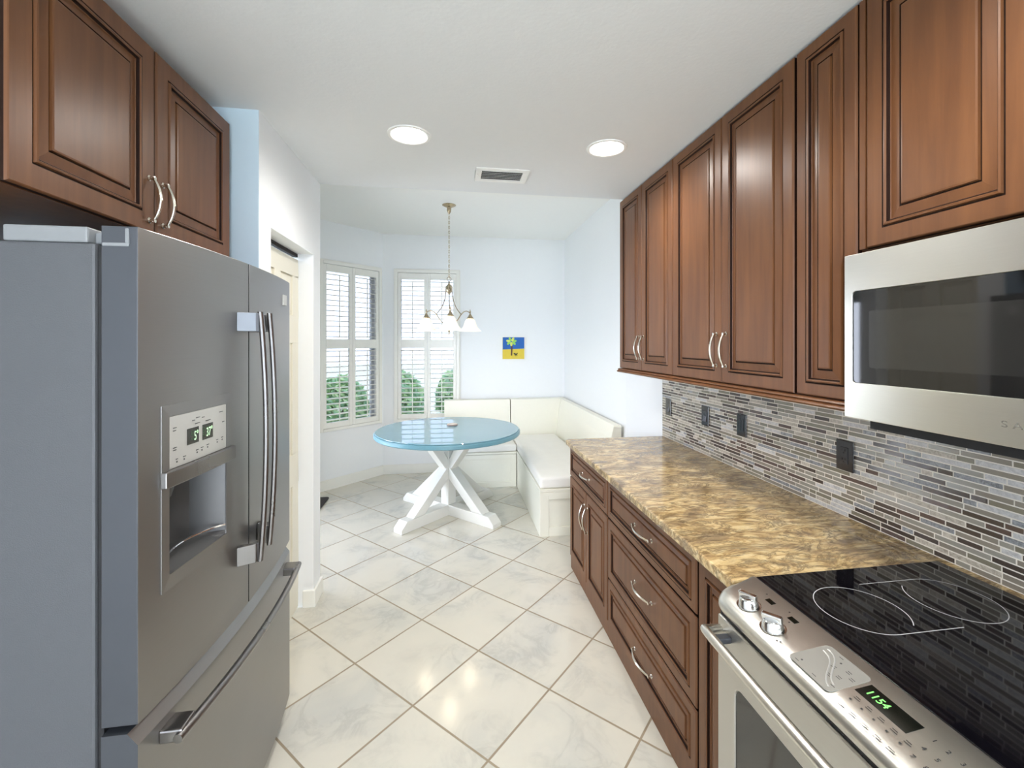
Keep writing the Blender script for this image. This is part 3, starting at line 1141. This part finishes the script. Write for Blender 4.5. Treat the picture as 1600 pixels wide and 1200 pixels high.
frame_plate(bz, .064, .358, 1.010, 1.466, rrect(CAV[0], CAV[1], CAV[2], 1.437, .004, 3), -.0035, .003, 0, bow)
bz.build('dispenser_bezel', 'steel', dl)


def curved_plate(x0, x1, z0, z1, off, t, seg=8):
    mb = MB()
    pl = [(x0 + (x1 - x0) * i / seg) for i in range(seg + 1)]
    poly = [(x, bow(x) - off) for x in pl] + [(x, bow(x) - off + t) for x in pl[::-1]]
    mb.prism(poly, z0, z1, 'xy')
    return mb


cpn = curved_plate(CAV[0] + .001, CAV[1] - .001, 1.306, 1.436, .003, .003).build('display_panel', 'silver', dl)
curved_plate(.062, .360, 1.264, 1.305, .016, .015).build('dispenser_lip', 'steelv', dl, bevel=.003)
for i, (x0, x1, s) in enumerate(((.150, .196, '5\u00b0'), (.212, .258, '37\u00b0'))):
    dd = curved_plate(x0, x1, 1.352, 1.394, .004, .0012, 2).build('display', 'lcd', cpn)
    text(s, .034, 'green2', dd, (x1 - .003, bow(x1) - .0048, 1.361), (PI / 2, 0, 0.06), 'digits', .0002, 'RIGHT', .8)
mk = MB()
for x, z_, l in ((.10, 1.405, .016), (.10, 1.398, .012), (.10, 1.355, .018), (.10, 1.349, .014), (.17, 1.412, .012), (.185, 1.417, .02), (.21, 1.414, .012), (.29, 1.416, .02), (.305, 1.385, .012),
                 (.18, 1.402, .03), (.225, 1.402, .03), (.11, 1.325, .008), (.135, 1.325, .012), (.185, 1.330, .012), (.205, 1.332, .012), (.23, 1.334, .012), (.275, 1.338, .01), (.30, 1.34, .01),
                 (.112, 1.317, .004), (.138, 1.317, .004), (.188, 1.322, .004), (.208, 1.324, .004), (.233, 1.326, .004), (.278, 1.33, .004), (.303, 1.332, .004)):
    h_ = .002 if l > .005 else .004
    mk.box(x, x + l, bow(x + l / 2) - .0036, bow(x + l / 2) - .0028, z_, z_ + h_)
mk.build('control_lettering', 'print', cpn)


def bar(x, z0, z1, name='handle', par=None, hm='steelv'):
    mb = MB()
    poly, N2 = [], 24
    y0 = bow(x) - .050
    vs = []
    wid, th = .012, .009
    for i in range(N2 + 1):
        s = i / N2 * 2 - 1
        yc = y0 - .018 * (1 - s * s)
        zz = z0 + (z1 - z0) * i / N2
        for q in range(10):
            an = 2 * PI * q / 10
            vs.append((x + wid * math.cos(an), yc + th * math.sin(an), zz))
    mb.add(vs, [(i * 10 + j, i * 10 + (j + 1) % 10, (i + 1) * 10 + (j + 1) % 10, (i + 1) * 10 + j) for i in range(N2) for j in range(10)], 0, True)
    mb.add(vs[:10], [tuple(range(10))[::-1]])
    mb.add(vs[-10:], [tuple(range(10))])
    h = mb.build(name, hm, par)
    for zc in (z0 + .035, z1 - .035):
        sg = 1 if x > FW / 2 else -1
        xa, xb_ = sorted((x + sg * .028, x - sg * .006))
        b3 = MB().prism([(x + sg * .050, bow(x + sg * .05) - .0005), (x + sg * .026, bow(x) - .047), (x - sg * .004, bow(x) - .050), (x - sg * .004, bow(x) - .036),
                         (x + sg * .016, bow(x) - .030), (x + sg * .022, bow(x) - .0005)], zc - .03, zc + .03, 'xy')
        b3.build('handle_bracket', 'bracket_lit' if zc > 1.3 and sg < 0 else 'steelv', h, bevel=.002)  # upper left bracket paler, its bright reflection put into the colour
    return h


bar(FW / 2 - .034, .905, 1.722, 'handle', dl)
bar(FW / 2 + .040, .925, 1.722, 'handle', drr)
MB().box(.825, .862, bow(.84) - .007, bow(.84) + .002, 1.775, 1.818).build('badge', 'silver', drr, bevel=.002)
# freezer drawer
fz = MB()
f0 = curved_door(0, FW, .075, .705, seg=24)
for i in range(24):                    # chamfered grip lip along the top
    a_, b_ = FW * i / 24, FW * (i + 1) / 24
    f0.add([(a_, bow(a_), .705), (b_, bow(b_), .705), (b_, bow(b_) + .022, .733), (a_, bow(a_) + .022, .733)], [(0, 1, 2, 3)], 0)
    f0.add([(a_, bow(a_) + .022, .733), (b_, bow(b_) + .022, .733), (b_, .074, .733), (a_, .074, .733)], [(0, 1, 2, 3)], 1)
for x in (0, FW):
    f0.add([(x, bow(x), .705), (x, bow(x) + .022, .733), (x, .074, .733), (x, .074, .705)], [(0, 1, 2, 3)], 1)
fz = f0.build('freezer_drawer', ['steel', 'fedge'], fg)
hb = MB()
pts = []
for i in range(41):
    s = i / 40 * 2 - 1
    x = FW / 2 + s * (FW / 2 - .05)
    pts.append((x, -BUL - .020 - .032 * (1 - s * s), .668))
hb.tube(pts, .0115, 12)
hb = hb.build('handle', 'steelv', fz)
for x in (.088, FW - .088):
    s = (x - FW / 2) / (FW / 2 - .05)
    yh = -BUL - .020 - .032 * (1 - s * s)
    MB().box(x - .03, x + .03, yh, bow(x) + .004, .652, .684).build('handle_bracket', 'steelv', hb, bevel=.004)
# hinge covers on top
for x0, x1 in ((.006, .10), (FW - .10, FW - .006)):
    hc = MB()
    hc.box(x0, x1, .105, .27, 1.8455, 1.882)
    hc.box(x0 + .02, x1 - .03, .045, .105, 1.846, 1.874)
    hc.lathe([(0, .034), (.017, .034), (.018, .0), (0, .0)], (x0 + .035, .045, 1.850), 20)
    hc.build('hinge_cover', 'plastic', fg, bevel=.004)
MB().box(-.0012, .012, .018, .072, 1.838, 1.846).box(-.0012, .012, .018, .026, 1.846, 1.880).build('hinge_bracket', 'plastic', fg, bevel=.002)

# cabinet over the refrigerator
LF, LY0, LY1 = -.945, 1.105, 2.085
lc = thing('refrigerator_cabinet', 'brown two-door wall cabinet above the refrigerator', 'cabinet', (LF, LY0, 1.968), RL)
LW, LH = LY1 - LY0, 2.566 - 1.968
MB().box(0, LW, .0205, .60, 0, LH).build('body', 'wood', lc)
for s in (0, 1):
    d_ = MB().panel(.004 + s * LW / 2, .002, LW / 2 - .008, LH - .004, 0, fr=.062).build('door', ['wood', 'glaze'], lc)
    bow_handle(d_, LW / 2 + (-.034, .034)[s], .105, .14, True)

# ------------------------------------------------------------------ ceiling fixtures


def can(x, y, label, seen=True):
    t = thing('recessed_light', label, 'ceiling light', (x, y, KC), 0, 'round recessed lights in the kitchen ceiling')
    MB().lathe([(.105, -.0005), (.103, -.006), (.09, -.007), (.084, -.003), (.084, -.0005)], (0, 0, 0), 40).build('trim_ring', 'canring', t)
    MB().lathe([(0, -.0035), (.06, -.0034), (.084, -.0028)], (0, 0, 0), 40).build('lens', 'bulb', t)
    lamp('can_lamp', 'SPOT', (x, y, KC - .015), 42, (1.0, 0.96, 0.92), (0, 0, 0), shadow_soft_size=.075, spot_size=math.radians(165), spot_blend=.8)


can(-.207, 2.245, 'bright round recessed ceiling light beside the pantry wall')
can(.806, 2.240, 'bright round recessed ceiling light beside the brown wall cabinets')
can(-.207, .55, 'added recessed ceiling light above the refrigerator aisle, out of view')  # unseen light added to brighten the kitchen
can(.66, .74, 'added recessed ceiling light in front of the microwave, out of view')  # unseen, added to throw light on the cabinet over the microwave
can(0.2, -1.2, 'added recessed ceiling light at the rear of the kitchen, out of view')  # added behind the camera as an extra source of room light

vt = thing('ceiling_vent', 'white rectangular air vent with dark slots in the ceiling', 'vent', (.142, 2.590, KC))
VW, VD = .318, .215
fr_ = MB()
fr_.box(0, VW, 0, .034, -.008, -.0005).box(0, VW, VD - .034, VD, -.008, -.0005).box(0, .036, .034, VD - .034, -.008, -.0005).box(VW - .036, VW, .034, VD - .034, -.008, -.0005)
fr_.build('frame', 'canring', vt, bevel=.002)
MB().box(.036, VW - .036, .034, VD - .034, -.002, -.0005).build('backing', 'darkgap', vt)
sl = MB()
for i in range(6):
    y = .047 + i * .0245
    sl.obox((VW / 2, y, -.0058), (VW - .074, 0, 0), (0, .010, .0035), (0, -.0005, .0014))
sl.build('slats', 'canring', vt)
MB().box(.010, .016, .09, .13, -.012, -.0082).build('lever', 'canring', vt)

# ------------------------------------------------------------------ chandelier
CX, CY = -.025, 4.375
ch = thing('chandelier', 'brass chandelier with three frosted bell shades hanging in the nook', 'chandelier', (CX, CY, NC))
MB().lathe([(.001, -.001), (.066, -.001), (.066, -.005), (.05, -.014), (.022, -.026), (.02, -.06), (.014, -.075), (.006, -.088), (0, -.09)], (0, 0, 0), 28).build('canopy', 'brass', ch)
cn = MB()
z = -.088
i = 0
while z > -.70:
    pts = []
    for q in range(13):
        an = 2 * PI * q / 12
        a_, b_ = .0068 * math.cos(an), .0145 * math.sin(an)
        pts.append((a_ if i % 2 else 0, 0 if i % 2 else a_, z - .0135 + b_))
    cn.tube(pts, .0021, 6, 0, False)
    z -= .0235
    i += 1
cn.build('chain', 'brass', ch)
rgp = [(.020 * math.cos(2 * PI * q / 24), 0, -.722 + .020 * math.sin(2 * PI * q / 24)) for q in range(25)]
MB().tube(rgp, .003, 8, 0, False).build('loop', 'brass', ch)
MB().lathe([(0, -.742), (.006, -.744), (.008, -.765), (.014, -.775), (.026, -.785), (.030, -.81), (.030, -.835), (.024, -.85), (.012, -.862), (.006, -.875), (0, -.878)], (0, 0, 0), 24).build('hub', 'brass', ch)
fin = MB().lathe([(0, -1.145), (.012, -1.148), (.014, -1.16), (.01, -1.18), (.010, -1.20), (.005, -1.215), (.011, -1.228), (.004, -1.243), (.007, -1.255), (0, -1.265)], (0, 0, 0), 18)
fin.build('finial', 'brass', ch)


def spline(P, n=10):
    out = []
    P = [Vector(p) for p in P]
    Q = [P[0]] + P + [P[-1]]
    for i in range(1, len(Q) - 2):
        for s in range(n):
            t_ = s / n
            p0, p1, p2, p3 = Q[i - 1], Q[i], Q[i + 1], Q[i + 2]
            out.append(0.5 * ((2 * p1) + (p2 - p0) * t_ + (2 * p0 - 5 * p1 + 4 * p2 - p3) * t_ ** 2 + (3 * p1 - p0 - 3 * p2 + p3) * t_ ** 3))
    out.append(P[-1])
    return out


RA = .250
arm_me = None
for kx in range(3):
    an = -PI / 2 + .05 + kx * 2 * PI / 3
    c_, s_ = math.cos(an), math.sin(an)

    def pol(r, zz):
        return (r * c_, r * s_, zz)
    am = MB()
    am.tube(spline([pol(.034, -.79), pol(.036, -.85), pol(.05, -.93), pol(.085, -1.0), pol(.125, -1.045), pol(.145, -1.062)]), .0042, 8)
    am.tube(spline([pol(.004, -1.155), pol(.06, -1.150), pol(.10, -1.115), pol(.14, -1.062), pol(.175, -1.033), pol(.21, -1.025), pol(RA - .004, -1.04), pol(RA, -1.06)]), .0050, 8)
    am.lathe([(0, -1.005), (.005, -1.01), (.004, -1.02), (.009, -1.03), (.005, -1.04), (.007, -1.05), (.012, -1.06), (.026, -1.082), (.034, -1.092), (.034, -1.097), (0, -1.097)], (RA * c_, RA * s_, 0), 20)
    ao = am.build('arm', 'brass', ch)
    MB().lathe([(.030, -1.0985), (.040, -1.105), (.052, -1.125), (.060, -1.150), (.070, -1.178), (.088, -1.203), (.112, -1.222), (.111, -1.225), (.086, -1.2065),
                (.067, -1.180), (.057, -1.151), (.049, -1.126), (.038, -1.108), (.028, -1.102)], (RA * c_, RA * s_, 0), 32).build('shade', 'shade', ao)
    MB().lathe([(0, -1.105), (.012, -1.11), (.020, -1.14), (.024, -1.165), (.016, -1.185), (0, -1.19)], (RA * c_, RA * s_, 0), 16).build('bulb', 'softbulb', ao)
    lamp('chandelier_lamp', 'POINT', (CX + RA * c_, CY + RA * s_, NC - 1.205), 1.3, (1.0, 0.85, 0.62), shadow_soft_size=.03)

# ------------------------------------------------------------------ picture on the back wall
pc = thing('picture', 'small square painting of a palm tree and dog on the back wall', 'picture', (.645, YB - .0015, 1.412))
PS = .279
MB().box(0, PS, -.018, 0, 0, PS).build('canvas', 'pyellow', pc)
MB().add([(0, -.0188, .44 * PS), (PS, -.0188, .48 * PS), (PS, -.0188, PS), (0, -.0188, PS), (0, -.0182, .44 * PS), (PS, -.0182, .48 * PS), (PS, -.0182, PS), (0, -.0182, PS)],
         [(0, 1, 2, 3), (0, 4, 5, 1), (1, 5, 6, 2), (2, 6, 7, 3), (3, 7, 4, 0)]).build('sky', 'pblue', pc)
MB().prism([(.37 * PS, .16 * PS), (.44 * PS, .16 * PS), (.455 * PS, .5 * PS), (.43 * PS, .78 * PS), (.39 * PS, .78 * PS), (.38 * PS, .45 * PS)], -.0195, -.019, 'xz').build('trunk', 'pbrown', pc)
lf = MB()
for q in range(7):
    an = 2 * PI * q / 7 + .2
    cx_, cz_ = .40 * PS + .15 * PS * math.cos(an), .80 * PS + .115 * PS * math.sin(an)
    lf.prism([(cx_ + .10 * PS * math.cos(u) * math.cos(an) - .055 * PS * math.sin(u) * math.sin(an), cz_ + .10 * PS * math.cos(u) * math.sin(an) + .055 * PS * math.sin(u) * math.cos(an))
              for u in [2 * PI * k_ / 14 for k_ in range(14)]], -.0202 - .0001 * q, -.0196, 'xz', q % 2)
lf.build('leaves', ['pgreen', 'plime'], pc)
dgm = MB()
dgm.prism([(.50 * PS, .24 * PS), (.56 * PS, .20 * PS), (.66 * PS, .20 * PS), (.70 * PS, .27 * PS), (.69 * PS, .29 * PS), (.64 * PS, .25 * PS), (.56 * PS, .26 * PS), (.52 * PS, .29 * PS)], -.0196, -.019, 'xz')
for x in (.555, .585, .63, .655):
    dgm.prism([(x * PS, .14 * PS), (x * PS + .016 * PS, .14 * PS), (x * PS + .018 * PS, .21 * PS), (x * PS, .21 * PS)], -.0196, -.019, 'xz')
dgm.build('dog', 'pblack', pc)

# ------------------------------------------------------------------ round table
TX, TY, TZ = -.03, 4.30, .800
tb = thing('round_table', 'round teal pedestal table with a glass top and white crossed legs', 'table', (TX, TY, 0))
TR = .685
MB().lathe([(0, TZ - .052), (TR - .03, TZ - .052), (TR - .008, TZ - .048), (TR, TZ - .04), (TR, TZ - .018), (TR - .006, TZ - .010), (TR - .012, TZ - .0085), (0, TZ - .0085)], (0, 0, 0), 96).build('tabletop', 'teal', tb)
MB().lathe([(0, TZ - .008), (TR - .018, TZ - .008), (TR - .014, TZ - .005), (TR - .017, TZ), (0, TZ)], (0, 0, 0), 96).build('glass_top', 'tableglass', tb)
lg = MB()
lg.box(-.05, .05, -.05, .05, .0, TZ - .053)
plo = lg.build('post', 'tablewhite', tb, bevel=.004)
plo.rotation_euler = (0, 0, PI / 4)
ft = MB()
ft.prism([(.051, .0), (.60, .0), (.60, .035), (.54, .095), (.051, .095)], -.055, .055, 'xz')
# diagonal brace: from the foot end up through the post to the opposite underside
br = MB()
bl = [(.470, .0955), (.340, .0955), (.0505, .345), (.0505, .458)]
br.prism(bl, -.05, .05, 'xz')
up = MB().prism([(.0505, .405), (.0505, .520), (.19, TZ - .0535), (.33, TZ - .0535)], -.045, .045, 'xz')
fo = ft.build('foot', 'tablewhite', tb, bevel=.004)
bo = br.build('brace', 'tablewhite', tb, bevel=.004)
uo = up.build('top_strut', 'tablewhite', tb, bevel=.004)
for o in (fo, bo, uo):
    o.rotation_euler = (0, 0, PI / 4)
    for q in range(1, 4):
        c = o.copy()
        COL.objects.link(c)
        c.parent = tb
        c.rotation_euler = (0, 0, PI / 4 + q * PI / 2)

dk_ = thing('coaster', 'small round stone coaster lying on the glass table top', 'coaster', (.005, 4.46, TZ + .0008))
MB().lathe([(0, .0), (.05, .0), (.053, .004), (.053, .012), (.05, .0145)], (0, 0, 0), 32).build('rim', 'discedge', dk_)
MB().lathe([(.0503, .0146), (.044, .0155), (.03, .0125), (0, .0125)], (0, 0, 0), 32).build('face', 'disc', dk_)

# ------------------------------------------------------------------ corner bench


def bench_panel(mb, x0, x1, z0, z1, yf, t=.018, fr=.075):
    mb.box(x0, x0 + fr, yf, yf + t, z0, z1)
    mb.box(x1 - fr, x1, yf, yf + t, z0, z1)
    mb.box(x0 + fr, x1 - fr, yf, yf + t, z0, z0 + fr)
    mb.box(x0 + fr, x1 - fr, yf, yf + t, z1 - fr * .8, z1)


BX0 = .728
b1 = thing('bench', 'white storage bench along the right nook wall', 'bench', (0, 0, 0), 0, 'white built-in corner benches')
mb = MB().box(BX0 + .019, 1.44, 3.651, 5.642, .0, .368)
mb.build('body', 'bench', b1)
MB().box(BX0, 1.44, 3.632, 5.642, .369, .393).build('seat_board', 'bench', b1, bevel=.003)
mb = MB()
bench_panel(mb, BX0 + .0, 1.435, .0, .368, 3.632)
mb.build('end_panel', 'bench', b1, bevel=.003)
mb = MB().box(BX0, BX0 + .018, 3.6505, 4.95, 0, .368)
mb.build('front_panel', 'bench', b1, bevel=.002)
MB().prism([(1.285, .394), (1.44, .394), (1.44, .912), (1.372, .912), (1.345, .80)], 3.632, 5.485, 'xz').build('backrest', 'bench', b1, bevel=.004)
MB().prism([(1.368, .912 - .015), (1.436, .897), (1.436, .9), (1.368, .9)], 3.62, 3.631, 'xz').build('end_trim', 'bench', b1)
b2_ = thing('bench', 'white storage bench along the back wall behind the table', 'bench', (0, 0, 0), 0, 'white built-in corner benches')
MB().box(-.09, BX0 - .003, 4.976, 5.612, .0, .368).build('body', 'bench', b2_)
MB().box(-.09, BX0 - .003, 4.957, 5.612, .369, .393).build('seat_board', 'bench', b2_, bevel=.003)
mb = MB()
bench_panel(mb, -.09, BX0 - .006, 0, .365, 4.957, fr=.06)
mb.build('front_panel', 'bench', b2_, bevel=.003)
for x0, x1, pb, yb in ((-.09, .720, b2_, 5.612), (.729, 1.44, b1, 5.645)):
    MB().prism([(5.43, .394), (yb, .394), (yb, .914), (5.50, .914), (5.485, .80)], x0, x1, 'yz').build('backrest', 'bench', pb, bevel=.004)


def cushion(label, x0, x1, y0, y1, z0, z1):
    bm = bmesh.new()
    nx, ny = 16, 24
    vt_ = {}
    for i in range(nx + 1):
        for j in range(ny + 1):
            u, v = i / nx * 2 - 1, j / ny * 2 - 1
            d_ = .010 * (1 - u ** 6) * (1 - v ** 6) + .003 * math.sin(7 * u + 3 * v) * (1 - u * u) * (1 - v * v)
            vt_[i, j] = bm.verts.new((x0 + (x1 - x0) * (u + 1) / 2, y0 + (y1 - y0) * (v + 1) / 2, z1 - .010 + d_))
    bot = {}
    for i in range(nx + 1):
        for j in range(ny + 1):
            if i in (0, nx) or j in (0, ny):
                p = vt_[i, j].co
                bot[i, j] = bm.verts.new((p.x, p.y, z0))
    for i in range(nx):
        for j in range(ny):
            bm.faces.new((vt_[i, j], vt_[i + 1, j], vt_[i + 1, j + 1], vt_[i, j + 1]))
    ring = [(i, 0) for i in range(nx)] + [(nx, j) for j in range(ny)] + [(i, ny) for i in range(nx, 0, -1)] + [(0, j) for j in range(ny, 0, -1)]
    for a_, b_ in zip(ring, ring[1:] + ring[:1]):
        bm.faces.new((bot[a_], bot[b_], vt_[b_], vt_[a_]))
    bm.faces.new([bot[r_] for r_ in ring][::-1])
    for f_ in bm.faces:
        f_.smooth = True
    me = bpy.data.meshes.new('seat_cushion')
    bm.to_mesh(me)
    bm.free()
    me.materials.append(M['cushion'])
    o = bpy.data.objects.new('seat_cushion', me)
    COL.objects.link(o)
    md = o.modifiers.new('bevel', 'BEVEL')
    md.width = .022
    md.segments = 4
    md.limit_method = 'ANGLE'
    md.angle_limit = .8
    tag(o, label, 'cushion', 'white bench cushions')


cushion('long white seat cushion on the right wall bench', BX0 + .004, 1.283, 3.645, 5.428, .3945, .497)
cushion('white seat cushion on the back wall bench behind the table', -.085, BX0 - .004, 4.960, 5.428, .3945, .480)

# floor mat by the sliding door
mt = MB().prism(rrect(-1.575, -1.262, 4.02, 4.89, .03), .0008, .012, 'xy').build('door_mat', 'blackmat', bevel=.003)
tag(mt, 'black floor mat peeking out behind the pantry pillar', 'mat')

# ------------------------------------------------------------------ outside
struct(MB().box(-14, 14, -14, 40, -.30, -.2).build('ground', 'lawn'))
struct(MB().box(-4.5, 3, 5.9, 7.6, -.199, -.12).box(-7, -1.95, 1.5, 5.9, -.199, -.12).build('patio', 'patio'))  # second slab is unseen, added to bounce daylight onto the nook ceiling
ev = MB().box(-3.2, 2.2, 5.85, 6.6, 2.70, 2.86).box(-4.2, -3.2, 2.5, 6.6, 2.70, 2.86)
struct(ev.build('roof_eave', 'eave'))


def shrub(x, y, w, h, n, mats, label, seed):
    r = random.Random(seed)
    t = thing('shrub', label, 'shrub', (x, y, -.2), 0, 'green shrubs outside the nook windows')
    lv = MB()
    for _ in range(n):
        th, ph = r.uniform(0, 2 * PI), math.acos(r.uniform(-.4, 1))
        rr = r.uniform(.7, 1.0)
        p = Vector((w * rr * math.sin(ph) * math.cos(th), w * .7 * rr * math.sin(ph) * math.sin(th), h * .52 + h * .48 * rr * math.cos(ph)))
        a_ = Vector((r.uniform(-1, 1), r.uniform(-1, 1), r.uniform(-1, 1))).normalized()
        b_ = a_.orthogonal().normalized()
        l, s = r.uniform(.05, .09), r.uniform(.02, .035)
        lv.add([p - a_ * l, p + b_ * s + a_.cross(b_) * .008, p + a_ * l, p - b_ * s + a_.cross(b_) * .008], [(0, 1, 2, 3)], r.randrange(2))
    lv.build('foliage', mats, t, recalc=False)
    stm = MB()
    for q in range(5):
        an = q * 1.3
        stm.tube([(0.03 * math.cos(an), .03 * math.sin(an), 0), (.12 * w * math.cos(an), .12 * w * math.sin(an), h * .3), (.5 * w * math.cos(an), .4 * w * math.sin(an), h * .7)], [.02, .015, .006], 6)
    stm.build('stems', 'pbrown', t)


shrub(-1.0, 8.6, .5, 1.30, 2200, ['leaf', 'leaf2'], 'green shrub outside, seen low through the middle of the back window', 1)
shrub(.2, 8.9, .52, 1.36, 2200, ['leaf', 'leaf2'], 'green shrub outside, behind the back bench end of the back window', 2)
shrub(-1.95, 8.2, .5, 1.25, 1600, ['leaf2', 'leaf'], 'dark green shrub outside, seen low through the angled window', 3)
